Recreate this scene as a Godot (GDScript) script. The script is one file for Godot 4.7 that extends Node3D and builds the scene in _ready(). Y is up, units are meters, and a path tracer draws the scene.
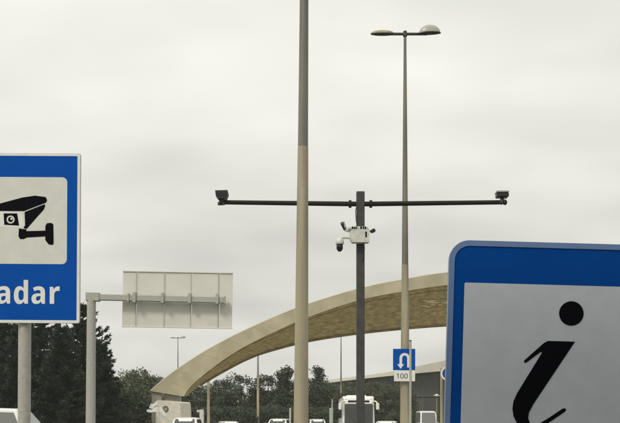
extends Node3D

# ---------------------------------------------------------------- geometry
class G:
	var v := PackedVector3Array()
	var n := PackedVector3Array()
	var c := PackedColorArray()

	func tri(a: Vector3, b: Vector3, d: Vector3) -> void:
		var nn := (d - a).cross(b - a).normalized()
		v.append(a); v.append(b); v.append(d)
		n.append(nn); n.append(nn); n.append(nn)

	func tri_out(a: Vector3, b: Vector3, d: Vector3, out: Vector3) -> void:
		if (d - a).cross(b - a).dot(out) < 0.0:
			tri(a, d, b)
		else:
			tri(a, b, d)

	func quad(a: Vector3, b: Vector3, d: Vector3, e: Vector3, out: Vector3) -> void:
		tri_out(a, b, d, out)
		tri_out(a, d, e, out)

	func smooth(p: Array, m: Array) -> void:
		# one triangle with a normal for each corner
		var nn: Vector3 = (p[2] - p[0]).cross(p[1] - p[0])
		var o := [0, 1, 2]
		if nn.dot(m[0] + m[1] + m[2]) < 0.0:
			o = [0, 2, 1]
		for i in o:
			v.append(p[i]); n.append(m[i])

	func box(centre: Vector3, size: Vector3, b := 0.0, turn := Basis.IDENTITY) -> void:
		var h := size * 0.5
		var bb: float = min(b, min(h.x, min(h.y, h.z)) * 0.9)
		var ax := [Vector3.RIGHT, Vector3.UP, Vector3.BACK]
		for i in 3:
			var j := (i + 1) % 3
			var k := (i + 2) % 3
			for s in [-1.0, 1.0]:
				var f: Vector3 = ax[i] * h[i] * s
				var u: Vector3 = ax[j] * (h[j] - bb)
				var w: Vector3 = ax[k] * (h[k] - bb)
				quad(centre + turn * (f - u - w), centre + turn * (f + u - w), centre + turn * (f + u + w), centre + turn * (f - u + w), turn * f)
				if bb > 0.0:
					for r in [-1.0, 1.0]:
						var e1: Vector3 = ax[i] * h[i] * s + ax[j] * (h[j] - bb) * r
						var e2: Vector3 = ax[i] * (h[i] - bb) * s + ax[j] * h[j] * r
						quad(centre + turn * (e1 - w), centre + turn * (e2 - w), centre + turn * (e2 + w), centre + turn * (e1 + w), turn * (ax[i] * s + ax[j] * r))
		if bb > 0.0:
			for sx in [-1.0, 1.0]:
				for sy in [-1.0, 1.0]:
					for sz in [-1.0, 1.0]:
						var g := Vector3(sx, sy, sz)
						var q := h - Vector3(bb, bb, bb)
						tri_out(centre + turn * (g * Vector3(h.x, q.y, q.z)), centre + turn * (g * Vector3(q.x, h.y, q.z)), centre + turn * (g * Vector3(q.x, q.y, h.z)), turn * g)

	func tube(a: Vector3, b: Vector3, r0: float, r1: float, seg := 14, caps := true) -> void:
		var d := (b - a).normalized()
		var x := d.cross(Vector3.UP if absf(d.y) < 0.9 else Vector3.RIGHT).normalized()
		var y := d.cross(x).normalized()
		for i in seg:
			var t0 := TAU * i / seg
			var t1 := TAU * (i + 1) / seg
			var n0 := x * cos(t0) + y * sin(t0)
			var n1 := x * cos(t1) + y * sin(t1)
			smooth([a + n0 * r0, a + n1 * r0, b + n1 * r1], [n0, n1, n1])
			smooth([a + n0 * r0, b + n1 * r1, b + n0 * r1], [n0, n1, n0])
			if caps:
				tri_out(a, a + n0 * r0, a + n1 * r0, -d)
				tri_out(b, b + n0 * r1, b + n1 * r1, d)

	func path(pts: Array, r: float, seg := 8) -> void:
		for i in pts.size() - 1:
			tube(pts[i], pts[i + 1], r, r, seg)

	func ellipsoid(centre: Vector3, rad: Vector3, from := -1.0, turn := Basis.IDENTITY, lon := 20, lat := 10) -> void:
		# from = -1 whole, 0 upper half
		var lo := asin(from)
		for i in lat:
			for j in lon:
				var p := []
				var m := []
				for o in [[0, 0], [1, 0], [1, 1], [0, 1]]:
					var la: float = lo + (PI / 2 - lo) * (i + o[0]) / lat
					var l: float = TAU * (j + o[1]) / lon
					var u := Vector3(cos(la) * cos(l), sin(la), cos(la) * sin(l))
					p.append(centre + turn * (u * rad)); m.append((turn * (u / rad)).normalized())
				smooth([p[0], p[1], p[2]], [m[0], m[1], m[2]])
				smooth([p[0], p[2], p[3]], [m[0], m[2], m[3]])
		if from > -0.99:
			var y0 := rad.y * from
			var k := cos(lo)
			for j in lon:
				tri_out(centre + turn * Vector3(0, y0, 0), centre + turn * Vector3(cos(TAU * j / lon) * rad.x * k, y0, sin(TAU * j / lon) * rad.z * k), centre + turn * Vector3(cos(TAU * (j + 1) / lon) * rad.x * k, y0, sin(TAU * (j + 1) / lon) * rad.z * k), turn * Vector3.DOWN)

	func prism(poly: PackedVector2Array, z0: float, z1: float, xf := Transform3D.IDENTITY) -> void:
		var ids := Geometry2D.triangulate_polygon(poly)
		for i in range(0, ids.size(), 3):
			var a := poly[ids[i]]
			var b := poly[ids[i + 1]]
			var d := poly[ids[i + 2]]
			tri_out(xf * Vector3(a.x, a.y, z1), xf * Vector3(b.x, b.y, z1), xf * Vector3(d.x, d.y, z1), xf.basis * Vector3(0, 0, 1))
			tri_out(xf * Vector3(a.x, a.y, z0), xf * Vector3(b.x, b.y, z0), xf * Vector3(d.x, d.y, z0), xf.basis * Vector3(0, 0, -1))
		var s := -1.0 if Geometry2D.is_polygon_clockwise(poly) else 1.0
		for i in poly.size():
			var a := poly[i]
			var b := poly[(i + 1) % poly.size()]
			var o := Vector2(b.y - a.y, a.x - b.x) * s
			quad(xf * Vector3(a.x, a.y, z0), xf * Vector3(b.x, b.y, z0), xf * Vector3(b.x, b.y, z1), xf * Vector3(a.x, a.y, z1), xf.basis * Vector3(o.x, o.y, 0))

	func ring(outer: PackedVector2Array, inner: PackedVector2Array, z0: float, z1: float) -> void:
		# a frame between two outlines with as many points
		for i in outer.size():
			var j := (i + 1) % outer.size()
			var a := outer[i]; var b := outer[j]; var d := inner[j]; var e := inner[i]
			quad(Vector3(a.x, a.y, z1), Vector3(b.x, b.y, z1), Vector3(d.x, d.y, z1), Vector3(e.x, e.y, z1), Vector3.BACK)
			quad(Vector3(a.x, a.y, z0), Vector3(b.x, b.y, z0), Vector3(d.x, d.y, z0), Vector3(e.x, e.y, z0), Vector3.FORWARD)
			var o := Vector3(a.x + b.x - d.x - e.x, a.y + b.y - d.y - e.y, 0)
			quad(Vector3(a.x, a.y, z0), Vector3(b.x, b.y, z0), Vector3(b.x, b.y, z1), Vector3(a.x, a.y, z1), o)
			quad(Vector3(e.x, e.y, z0), Vector3(d.x, d.y, z0), Vector3(d.x, d.y, z1), Vector3(e.x, e.y, z1), -o)

	func mesh() -> ArrayMesh:
		var arr := []
		arr.resize(Mesh.ARRAY_MAX)
		arr[Mesh.ARRAY_VERTEX] = v
		arr[Mesh.ARRAY_NORMAL] = n
		if c.size() == v.size() and c.size() > 0:
			arr[Mesh.ARRAY_COLOR] = c
		var m := ArrayMesh.new()
		m.add_surface_from_arrays(Mesh.PRIMITIVE_TRIANGLES, arr)
		return m

# ---------------------------------------------------------------- helpers
var used := {}
var tex := {}
var M := {}
const EYE := 1.3
const FOCAL := 1000.0     # in pixels of a 620 x 423 picture
const HORIZON := 424.0
const MIDDLE := 310.0

func at(px: float, py: float, d: float) -> Vector3:
	return Vector3((px - MIDDLE) * d / FOCAL, EYE + (HORIZON - py) * d / FOCAL, -d)

func on_ground(px: float, d: float) -> Vector3:
	return Vector3((px - MIDDLE) * d / FOCAL, 0.0, -d)

func numbered(called: String) -> String:
	if not used.has(called):
		used[called] = 0
		return called
	used[called] += 1
	return "%s_%03d" % [called, used[called]]

func tag(o: Node3D, label: String, category: String, group := "") -> void:
	o.set_meta("label", label)
	o.set_meta("category", category)
	if group:
		o.set_meta("group", group)

func thing(called: String, label: String, category: String, where: Vector3, group := "") -> Node3D:
	var o := Node3D.new()
	o.name = numbered(called)
	add_child(o, true)
	o.position = where
	tag(o, label, category, group)
	return o

func copy_of(src: Node3D, where: Vector3, label: String, group := "", called := "") -> Node3D:
	var o: Node3D = src.duplicate()
	o.name = numbered(called if called else String(src.name).rstrip("_0123456789"))
	add_child(o, true)
	o.position = where
	o.set_meta("label", label)
	if group:
		o.set_meta("group", group)
	return o

func obj(called: String, g: G, m: Material, parent: Node3D) -> MeshInstance3D:
	var o := MeshInstance3D.new()
	o.name = called
	o.mesh = g.mesh()
	o.material_override = m
	o.cast_shadow = GeometryInstance3D.SHADOW_CASTING_SETTING_ON
	parent.add_child(o, true)
	return o

func structure(called: String, g: G, m: Material) -> MeshInstance3D:
	var o := obj(numbered(called), g, m, self)
	o.set_meta("kind", "structure")
	return o

func gbox(centre: Vector3, size: Vector3, b := 0.0, turn := Basis.IDENTITY) -> G:
	var g := G.new()
	g.box(centre, size, b, turn)
	return g

func gtube(a: Vector3, b: Vector3, r0: float, r1: float, seg := 16) -> G:
	var g := G.new()
	g.tube(a, b, r0, r1, seg)
	return g

func rounded(x0: float, y0: float, x1: float, y1: float, r: float, seg := 6) -> PackedVector2Array:
	var p := PackedVector2Array()
	var cs := [[x1 - r, y1 - r, 0.0], [x0 + r, y1 - r, PI / 2], [x0 + r, y0 + r, PI], [x1 - r, y0 + r, PI * 1.5]]
	for k in cs:
		for i in seg + 1:
			var t: float = k[2] + PI / 2 * i / seg
			p.append(Vector2(k[0] + cos(t) * r, k[1] + sin(t) * r))
	return p

func disc(x: float, y: float, r: float, seg := 28) -> PackedVector2Array:
	var p := PackedVector2Array()
	for i in seg:
		p.append(Vector2(x + cos(TAU * i / seg) * r, y + sin(TAU * i / seg) * r))
	return p

func grain(key: String, freq: float, octaves: int, amp: float, sx := 1.0, sy := 1.0, speck := 0.0) -> void:
	var f := FastNoiseLite.new()
	f.seed = hash(key) % 9999
	f.noise_type = FastNoiseLite.TYPE_SIMPLEX_SMOOTH
	f.frequency = freq
	f.fractal_octaves = octaves
	var s := 256
	var im := Image.create(s, s, false, Image.FORMAT_RGB8)
	var src := f.get_seamless_image(int(s * sx), int(s * sy))
	var rng := RandomNumberGenerator.new()
	rng.seed = 77
	for y in s:
		for x in s:
			var a := src.get_pixel(int(x * sx) % src.get_width(), int(y * sy) % src.get_height()).r
			var k := 1.0 - amp * (1.0 - a) - speck * rng.randf()
			im.set_pixel(x, y, Color(k, k, k * (1.0 - amp * 0.08)))
	im.generate_mipmaps()
	tex[key] = ImageTexture.create_from_image(im)

func mat(key: String, lin: Color, rough := 0.7, t := "", tiles := 0.5, metal := 0.0, spec := 0.5) -> StandardMaterial3D:
	var m := StandardMaterial3D.new()
	m.albedo_color = lin.linear_to_srgb()
	m.roughness = rough
	m.metallic = metal
	if t:
		m.albedo_texture = tex[t]
		m.uv1_triplanar = true
		m.uv1_world_triplanar = true
		m.uv1_scale = Vector3.ONE * tiles
	m.metallic_specular = spec
	M[key] = m
	return m

# ---------------------------------------------------------------- the place
func _ready() -> void:
	make_view()
	make_materials()
	make_ground()
	make_arch()
	make_terminal()
	make_trees()
	make_hedge("long dark hedge closing the view behind the row of trees", Vector3(-10.0, 0.1, -103.0), 27.0, 4.0, 88)
	make_hedge("hazy hedge behind the coach in front of the low glazed building", Vector3(8.3, 0.1, -130.0), 10.5, 5.0, 90)
	make_hedge("dark hedge low behind the conifers on the left", Vector3(-17.5, 0.1, -67.0), 15.0, 3.4, 89)
	make_lamps()
	make_mast()
	make_gantry()
	make_radar_sign()
	make_info_sign()
	make_small_signs()
	make_vehicles()
	make_small_posts()

func make_view() -> void:
	var cam := Camera3D.new()
	cam.name = "camera"
	cam.projection = Camera3D.PROJECTION_FRUSTUM
	cam.near = 0.1
	cam.far = 3000.0
	cam.size = 0.1 * 423.0 / FOCAL
	cam.frustum_offset = Vector2(0.0, 0.1 * (HORIZON - 211.5) / FOCAL)
	cam.position = Vector3(0, EYE, 0)
	add_child(cam)
	cam.current = true

	var env := Environment.new()
	env.background_mode = Environment.BG_SKY
	env.tonemap_mode = Environment.TONE_MAPPER_LINEAR
	env.tonemap_exposure = 1.0
	env.sdfgi_enabled = true
	env.ssao_enabled = true
	env.ssil_enabled = true
	env.fog_enabled = true
	env.fog_density = 0.0005
	env.fog_light_color = Color(0.90, 0.91, 0.88)
	var sky := Sky.new()
	var sm := PanoramaSkyMaterial.new()
	sm.panorama = ImageTexture.create_from_image(cloud_image())
	sky.sky_material = sm
	env.sky = sky
	var we := WorldEnvironment.new()
	we.environment = env
	we.name = "world_environment"
	add_child(we)

	var sun := DirectionalLight3D.new()
	sun.name = "sun"
	sun.light_energy = 0.5
	sun.light_angular_distance = 14.0
	sun.light_color = Color(1.0, 0.97, 0.91)
	sun.shadow_enabled = true
	add_child(sun)
	sun.look_at_from_position(Vector3(-5, 8, 7), Vector3.ZERO)

func cloud_image() -> Image:
	# an overcast deck: broad soft sheets, brighter overhead, a paler side where the sun is behind it
	var w := 1024
	var h := 512
	var im := Image.create(w, h, false, Image.FORMAT_RGBF)
	var a := FastNoiseLite.new()
	a.seed = 21; a.frequency = 1.1; a.fractal_octaves = 4; a.noise_type = FastNoiseLite.TYPE_SIMPLEX_SMOOTH
	var b := FastNoiseLite.new()
	b.seed = 5; b.frequency = 4.0; b.fractal_octaves = 3; b.noise_type = FastNoiseLite.TYPE_SIMPLEX_SMOOTH
	var toward := Vector3(-0.75, 0.55, -0.35).normalized()
	for y in h:
		var el := PI / 2 - PI * (y + 0.5) / h
		for x in w:
			var az := TAU * (x + 0.5) / w          # 0 is straight ahead, turning right
			var d := Vector3(sin(az) * cos(el), sin(el), -cos(az) * cos(el))
			var e: float = max(d.y, 0.0)
			# the deck is a flat layer seen from below: sheets draw together towards the horizon
			var p := Vector2(d.x, d.z) / (e + 0.22)
			var n1 := a.get_noise_2d(p.x, p.y * 0.9)
			var n2 := b.get_noise_2d(p.x * 0.33 + 9.0, p.y * 0.8)
			var l := 0.625 + 0.47 * e + 0.10 * (d.dot(toward)) + 0.07 * exp(-e / 0.07)
			l *= 1.0 + 0.21 * n1 + 0.10 * n2
			var warm := 0.5 + 0.5 * clampf(n1 * 1.5 + d.dot(toward) * 0.5, -1, 1)
			im.set_pixel(x, y, Color(l, l * (1.003 - 0.006 * warm), l * (0.918 + 0.015 * (1.0 - e))))
	return im

func make_materials() -> void:
	grain("soft", 0.02, 4, 0.16)
	grain("faint", 0.018, 4, 0.04)
	grain("zinc", 0.06, 4, 0.17, 1, 1, 0.04)
	grain("blotch", 0.012, 5, 0.42)
	grain("fine", 0.09, 4, 0.22, 1, 1, 0.05)
	grain("streak", 0.03, 4, 0.32, 1.0, 0.12)
	grain("stone", 0.05, 4, 0.30, 1, 1, 0.16)
	grain("clad", 0.05, 5, 0.42, 0.3, 1.0, 0.10)
	mat("asphalt", Color(0.12, 0.12, 0.115), 0.9, "stone", 0.7)
	mat("paving", Color(0.33, 0.32, 0.29), 0.9, "stone", 0.6)
	mat("bounce_ground", Color(0.44, 0.42, 0.37), 0.9, "soft", 0.2)
	mat("kerb", Color(0.4, 0.39, 0.36), 0.85, "stone", 0.9)
	mat("earth", Color(0.16, 0.15, 0.1), 0.95, "blotch", 0.05)
	mat("grass", Color(0.075, 0.09, 0.035), 0.95, "blotch", 0.2)
	mat("road_paint", Color(0.7, 0.7, 0.68), 0.7, "fine", 1.2)
	mat("beige_paint", Color(0.50, 0.45, 0.335), 0.55, "streak", 0.35)
	mat("grey_paint", Color(0.27, 0.255, 0.225), 0.5, "streak", 0.35)
	mat("mast_paint", Color(0.085, 0.086, 0.085), 0.55, "soft", 1.0, 0.0, 0.3)
	mat("arm_paint", Color(0.032, 0.031, 0.028), 0.6, "soft", 1.0, 0.0, 0.25)
	mat("black_plastic", Color(0.018, 0.018, 0.018), 0.4)
	mat("black_glass", Color(0.01, 0.01, 0.012), 0.08)
	mat("white_plastic", Color(0.72, 0.72, 0.69), 0.45, "soft", 1.5)
	mat("galvanised", Color(0.52, 0.515, 0.475), 0.55, "zinc", 1.3)
	mat("panel_back", Color(0.70, 0.68, 0.63), 0.6, "faint", 0.35)
	mat("steel", Color(0.5, 0.5, 0.5), 0.4, "fine", 1.5, 0.5)
	mat("sign_blue", Color(0.004, 0.085, 0.42), 0.5, "faint", 1.4, 0.0, 0.15)
	mat("sign_white", Color(0.82, 0.82, 0.80), 0.5, "faint", 2.0, 0.0, 0.3)
	mat("sign_white_shade_tint", Color(0.72, 0.755, 0.86), 0.5, "faint", 2.0, 0.0, 0.3)  # white with the bluish cast of shade put into its colour
	mat("sign_cream", Color(0.71, 0.715, 0.67), 0.5, "faint", 2.0, 0.0, 0.3)
	mat("rim_grey", Color(0.20, 0.31, 0.60), 0.5, "faint", 2.0)
	mat("print_black", Color(0.008, 0.008, 0.011), 0.7, "", 1.0, 0.0, 0.08)
	mat("arch_fascia", Color(0.53, 0.47, 0.34), 0.7, "soft", 0.13)
	mat("arch_soffit", Color(0.70, 0.56, 0.29), 0.7, "clad", 0.45)
	mat("arch_dark", Color(0.34, 0.27, 0.14), 0.8, "clad", 0.3)
	mat("torn", Color(0.80, 0.72, 0.50), 0.7, "fine", 0.8)
	mat("concrete", Color(0.80, 0.77, 0.69), 0.85, "soft", 0.6)
	mat("concrete_grey", Color(0.45, 0.42, 0.36), 0.85, "soft", 0.6)
	mat("roof_pale", Color(0.58, 0.55, 0.48), 0.6, "soft", 0.05)
	mat("facade_glass", Color(0.035, 0.040, 0.034), 0.25)
	mat("mullion", Color(0.12, 0.125, 0.115), 0.5)
	mat("wall_dark", Color(0.06, 0.065, 0.055), 0.8, "blotch", 0.1)
	mat("car_white", Color(0.78, 0.78, 0.76), 0.25)
	M.car_white.clearcoat_enabled = true
	M.car_white.clearcoat = 0.6
	mat("car_glass", Color(0.06, 0.065, 0.065), 0.06)
	mat("car_grey_glass", Color(0.17, 0.17, 0.16), 0.15)
	mat("tyre", Color(0.02, 0.02, 0.02), 0.9)
	mat("lamp_glass", Color(0.40, 0.395, 0.36), 0.3)
	mat("light_clear", Color(0.6, 0.6, 0.6), 0.1)
	mat("amber", Color(0.6, 0.2, 0.02), 0.2)
	mat("dark_lamp", Color(0.05, 0.045, 0.035), 0.5)
	mat("bark", Color(0.07, 0.05, 0.035), 0.95, "streak", 1.0)
	mat("pale_green", Color(0.45, 0.50, 0.46), 0.5, "soft", 1.0)
	for k in ["needles", "leaves"]:
		var m := StandardMaterial3D.new()
		m.vertex_color_use_as_albedo = true
		m.roughness = 0.75
		m.cull_mode = BaseMaterial3D.CULL_DISABLED
		M[k] = m

func sheet(x0: float, z0: float, x1: float, z1: float, y: float) -> G:
	var g := G.new()
	g.quad(Vector3(x0, y, z0), Vector3(x1, y, z0), Vector3(x1, y, z1), Vector3(x0, y, z1), Vector3.UP)
	return g

func slab(x0: float, z0: float, x1: float, z1: float, y1: float) -> G:
	return gbox(Vector3((x0 + x1) / 2, (y1 - 0.1) / 2, (z0 + z1) / 2), Vector3(x1 - x0, y1 + 0.1, absf(z1 - z0)), 0.0)

func make_ground() -> void:
	structure("ground", sheet(-1500, 1500, 1500, -1500, -0.02), M.earth)
	structure("road", sheet(-60, 14, 90, -156, 0.0), M.asphalt)
	structure("pavement", slab(-6.6, 3, 4.6, -27, 0.12), M.paving)
	structure("added_bounce_apron", sheet(-14, -46, 46, -80, 0.002), M.bounce_ground)  # pale ground out of view, added to bounce light onto the arch underside
	structure("kerb", gbox(Vector3(-6.68, 0.02, -12), Vector3(0.15, 0.24, 30.3), 0.02), M.kerb)
	structure("kerb", gbox(Vector3(4.68, 0.02, -12), Vector3(0.15, 0.24, 30.3), 0.02), M.kerb)
	structure("kerb", gbox(Vector3(-1.0, 0.02, -27.08), Vector3(11.2, 0.24, 0.15), 0.02), M.kerb)
	# unseen roof and columns added over the camera to shade the information sign
	structure("added_shade_roof", gbox(Vector3(4.2, 3.3, 3.1), Vector3(10.4, 0.2, 10.3), 0.03), M.mullion)
	for q in [Vector3(-0.6, 1.66, 7.6), Vector3(8.8, 1.66, 7.6), Vector3(8.8, 1.66, -1.3)]:
		structure("added_roof_column", gbox(q, Vector3(0.16, 3.08, 0.16), 0.02), M.galvanised)
	structure("pavement", slab(4.8, 9, 10.0, -2.6, 0.12), M.paving)
	structure("verge", slab(-60, -44, -12.2, -80, 0.1), M.grass)
	structure("verge", slab(-60, -81, 2.6, -150, 0.1), M.grass)
	structure("verge", slab(2.7, -117, 14, -134, 0.1), M.grass)
	for z in [-36, -44, -52, -66, -76]:
		structure("road_marking", sheet(-1.1, z, -0.95, z - 4.0, 0.006), M.road_paint)
		structure("road_marking", sheet(4.6, z, 4.75, z - 4.0, 0.006), M.road_paint)

# ---------------------------------------------------------------- the arch
func spline(p: Array, t: float) -> Vector3:
	var i: int = clampi(int(t), 0, p.size() - 2)
	var f := t - i
	var a: Vector3 = p[max(i - 1, 0)]
	var d: Vector3 = p[min(i + 2, p.size() - 1)]
	return (p[i] as Vector3).cubic_interpolate(p[i + 1], a, d, f)

func arch_lines() -> Array:
	var tt := []; var ff := []; var bb := []
	for p in [[150, 391], [163, 380], [176, 370], [201, 353.5], [227, 339], [253, 326.5], [295, 308.5], [355, 289.5], [405, 279], [447, 272.5], [500, 269]]:
		tt.append(at(p[0], p[1], 60))
	for p in [[184, 396.5], [189, 388.5], [200, 378], [222, 361], [244, 347], [268, 335], [306, 318], [358, 300.5], [406, 291], [448, 285], [500, 282]]:
		ff.append(at(p[0], p[1], 60))
	for p in [[187, 396.5, 60.8], [195, 389, 60.9], [207, 381, 61.0], [228, 369, 61.2], [247, 359.3, 61.4], [268, 351.5, 61.6], [309, 341, 61.8], [360, 333.2, 62], [405, 328.5, 62], [447, 325.3, 62], [500, 323, 62]]:
		bb.append(at(p[0], p[1], p[2]))
	var line := []
	var cx := at(500, 0, 60).x
	for k in 61:
		var t := 10.0 * k / 60
		line.append([spline(tt, t), spline(ff, t), spline(bb, t)])
	for k in range(59, -1, -1):           # the far half mirrors the near one
		var l: Array = line[k]
		var r := []
		for q in l:
			r.append(Vector3(2 * cx - q.x, q.y, q.z))
		line.append(r)
	return line

func make_arch() -> void:
	var line := arch_lines()
	var o := thing("arch_bridge", "huge beige arch sweeping over the road with a gold clad underside", "arch", Vector3.ZERO)
	var fascia := G.new()
	var lip := G.new()
	var top := G.new()
	var back := G.new()
	var trim := G.new()
	var strips := []
	var cuts := [0.0, 0.14, 0.145, 0.36, 0.365, 0.56, 0.565, 0.80, 0.805, 1.0]
	for s in 5:
		strips.append(G.new())
	var seams := G.new()
	for k in line.size() - 1:
		var a: Array = line[k]
		var b: Array = line[k + 1]
		var n0 := section_normal(line, k)
		var n1 := section_normal(line, k + 1)
		# cladding panels six steps long, a finger's gap between them
		var a0: Vector3 = a[0]; var a1: Vector3 = a[1]; var b0: Vector3 = b[0]; var b1: Vector3 = b[1]
		if k % 6 == 0 and k > 0:
			obj("fascia_panel", fascia, M.arch_fascia, o)
			fascia = G.new()
			a0 = a0.lerp(b0, 0.007 / a0.distance_to(b0)); a1 = a1.lerp(b1, 0.007 / a1.distance_to(b1))
		fascia.smooth([a0, b0, b1], [n0, n1, n1])
		fascia.smooth([a0, b1, a1], [n0, n1, n0])
		# pale edge strip along the crown of the fascia
		var up0 := Vector3(0, 0.10, -0.35)
		lip.quad(a[0], b[0], b[0] + up0, a[0] + up0, Vector3.UP)
		var ka: Vector3 = a[2] + Vector3(0, 0.55, 0.2)
		var kb: Vector3 = b[2] + Vector3(0, 0.55, 0.2)
		top.quad(a[0] + up0, b[0] + up0, kb, ka, Vector3.UP)
		back.quad(ka, kb, b[2], a[2], Vector3.FORWARD)
		for s in 5:
			var f0: float = cuts[s * 2]
			var f1: float = cuts[s * 2 + 1]
			var lift := Vector3(0, 0.0, -0.12 if s == 0 else 0.0)
			strips[s].quad(soffit(a, f0) + lift, soffit(b, f0) + lift, soffit(b, f1) + lift * 0.6, soffit(a, f1) + lift * 0.6, Vector3.DOWN)
			if s < 4:
				var f2: float = cuts[s * 2 + 2]
				var g := Vector3(0, 0.02, -0.05)
				var l2 := lift * 0.6
				seams.quad(soffit(a, f1) + l2, soffit(b, f1) + l2, soffit(b, f1) + g + l2, soffit(a, f1) + g + l2, Vector3.FORWARD)
				seams.quad(soffit(a, f1) + g + l2, soffit(b, f1) + g + l2, soffit(b, f2) + g, soffit(a, f2) + g, Vector3.DOWN)
				seams.quad(soffit(a, f2) + g, soffit(b, f2) + g, soffit(b, f2), soffit(a, f2), Vector3.BACK)
		seams.quad(a[1] + Vector3(0, 0, -0.02), b[1] + Vector3(0, 0, -0.02), soffit(b, 0.0) + Vector3(0, 0.0, -0.12), soffit(a, 0.0) + Vector3(0, 0.0, -0.12), Vector3.FORWARD)
		if k > 8 and k < 112:
			trim.tube(a[2] + Vector3(0, 0.0, 0.03), b[2] + Vector3(0, 0.0, 0.03), 0.09, 0.09, 6, false)
	obj("fascia_panel", fascia, M.arch_fascia, o)
	obj("crown_edge", lip, M.roof_pale, o)
	obj("top_skin", top, M.arch_fascia, o)
	obj("rear_skin", back, M.arch_fascia, o)
	for s in 5:
		obj("soffit_strip", strips[s], M.arch_soffit, o)
	obj("soffit_joint", seams, M.arch_soffit, o)
	obj("edge_trim", trim, M.arch_dark, o)
	# torn cladding hanging from the underside
	var rng := RandomNumberGenerator.new()
	rng.seed = 12
	for k in 24:
		var f := 0.35 + 0.5 * rng.randf()
		var t := 51 + rng.randi_range(0, 9)
		var p := soffit(line[t], f)
		var g := G.new()
		var w := 0.12 + rng.randf() * 0.3
		var poly := PackedVector2Array([Vector2(-w, 0), Vector2(-w * 0.4, 0.10), Vector2(w * 0.3, 0.07), Vector2(w, 0.13), Vector2(w * 0.8, -0.05), Vector2(w * 0.1, -0.11), Vector2(-w * 0.6, -0.06)])
		# lying against the cladding
		var along: Vector3 = ((line[t + 1][1] as Vector3) - (line[t][1] as Vector3)).normalized()
		var across: Vector3 = ((line[t][1] as Vector3) - (line[t][2] as Vector3)).normalized()
		var face := along.cross(across).normalized()
		across = face.cross(along)
		var lay := Basis(along, across, face) * Basis(Vector3.BACK, -0.1 - rng.randf() * 0.25) * Basis(Vector3.RIGHT, rng.randf() * 0.12)
		g.prism(poly, -0.01, 0.015, Transform3D(lay.scaled_local(Vector3(1, 0.55, 1)), p + face * 0.05))
		obj("torn_sheet", g, M.torn, o)
	# closed ends at both feet, standing on their shoes
	for side in [0, line.size() - 1]:
		var a: Array = line[side]
		var g := G.new()
		var ka: Vector3 = a[2] + Vector3(0, 0.55, 0.2)
		g.quad(a[0], a[1], a[2], ka, Vector3.DOWN)
		obj("end_plate", g, M.arch_dark, o)
		var s := 1.0 if side == 0 else -1.0
		var shoe := G.new()
		var lo := Vector3((a[0].x + a[1].x) / 2 - 0.2 * s, 0, -60.9)
		shoe.box(lo + Vector3(-0.45 * s, 1.6, 0.15), Vector3(0.62, 3.24, 1.1), 0.05)
		shoe.box(lo + Vector3(0.45 * s, 1.54, 0.1), Vector3(0.9, 3.1, 0.9), 0.05)
		obj("support_shoe", shoe, M.concrete_grey, o)

	# concrete blocks at the feet
	for s in [0, 1]:
		var x: float = at(176, 0, 60.6).x if s == 0 else 2 * at(500, 0, 60).x - at(176, 0, 60.6).x
		var b := thing("concrete_pedestal", "pale concrete block with a round emblem under the left foot of the arch" if s == 0 else "pale concrete block under the far right foot of the arch", "pedestal", Vector3(x, 0, -59.3), "concrete blocks under the arch")
		b.rotation.y = -0.30 if s == 0 else 0.30
		var g := G.new()
		g.prism(PackedVector2Array([Vector2(-0.82, 0), Vector2(0.95, 0), Vector2(0.80, 2.53), Vector2(0.72, 2.60), Vector2(-0.62, 2.70), Vector2(-0.72, 2.63)]), -0.75, 0.75)
		obj("block", g, M.concrete, b)
		g = G.new()
		g.ring(disc(-0.12, 2.18, 0.19), disc(-0.12, 2.18, 0.09), 0.75, 0.785)
		obj("emblem_ring", g, M.grey_paint, b)
		g = G.new()
		g.prism(disc(-0.12, 2.18, 0.088), 0.745, 0.765)
		obj("emblem_centre", g, M.arch_fascia, b)
		obj("foundation", gbox(Vector3(0, 0.1, 0), Vector3(2.4, 0.2, 1.9), 0.03), M.concrete_grey, b)

func soffit(s: Array, f: float) -> Vector3:
	var p: Vector3 = (s[1] as Vector3).lerp(s[2], f)
	var w: float = (s[1] as Vector3).distance_to(s[2])
	p.y += 0.035 * w * sin(PI * f)
	return p

func section_normal(line: Array, k: int) -> Vector3:
	var a: Array = line[max(k - 1, 0)]
	var b: Array = line[min(k + 1, line.size() - 1)]
	var along: Vector3 = b[0] - a[0]
	var n := along.cross((line[k][1] as Vector3) - (line[k][0] as Vector3)).normalized()
	return n if n.z > 0 else -n

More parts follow.
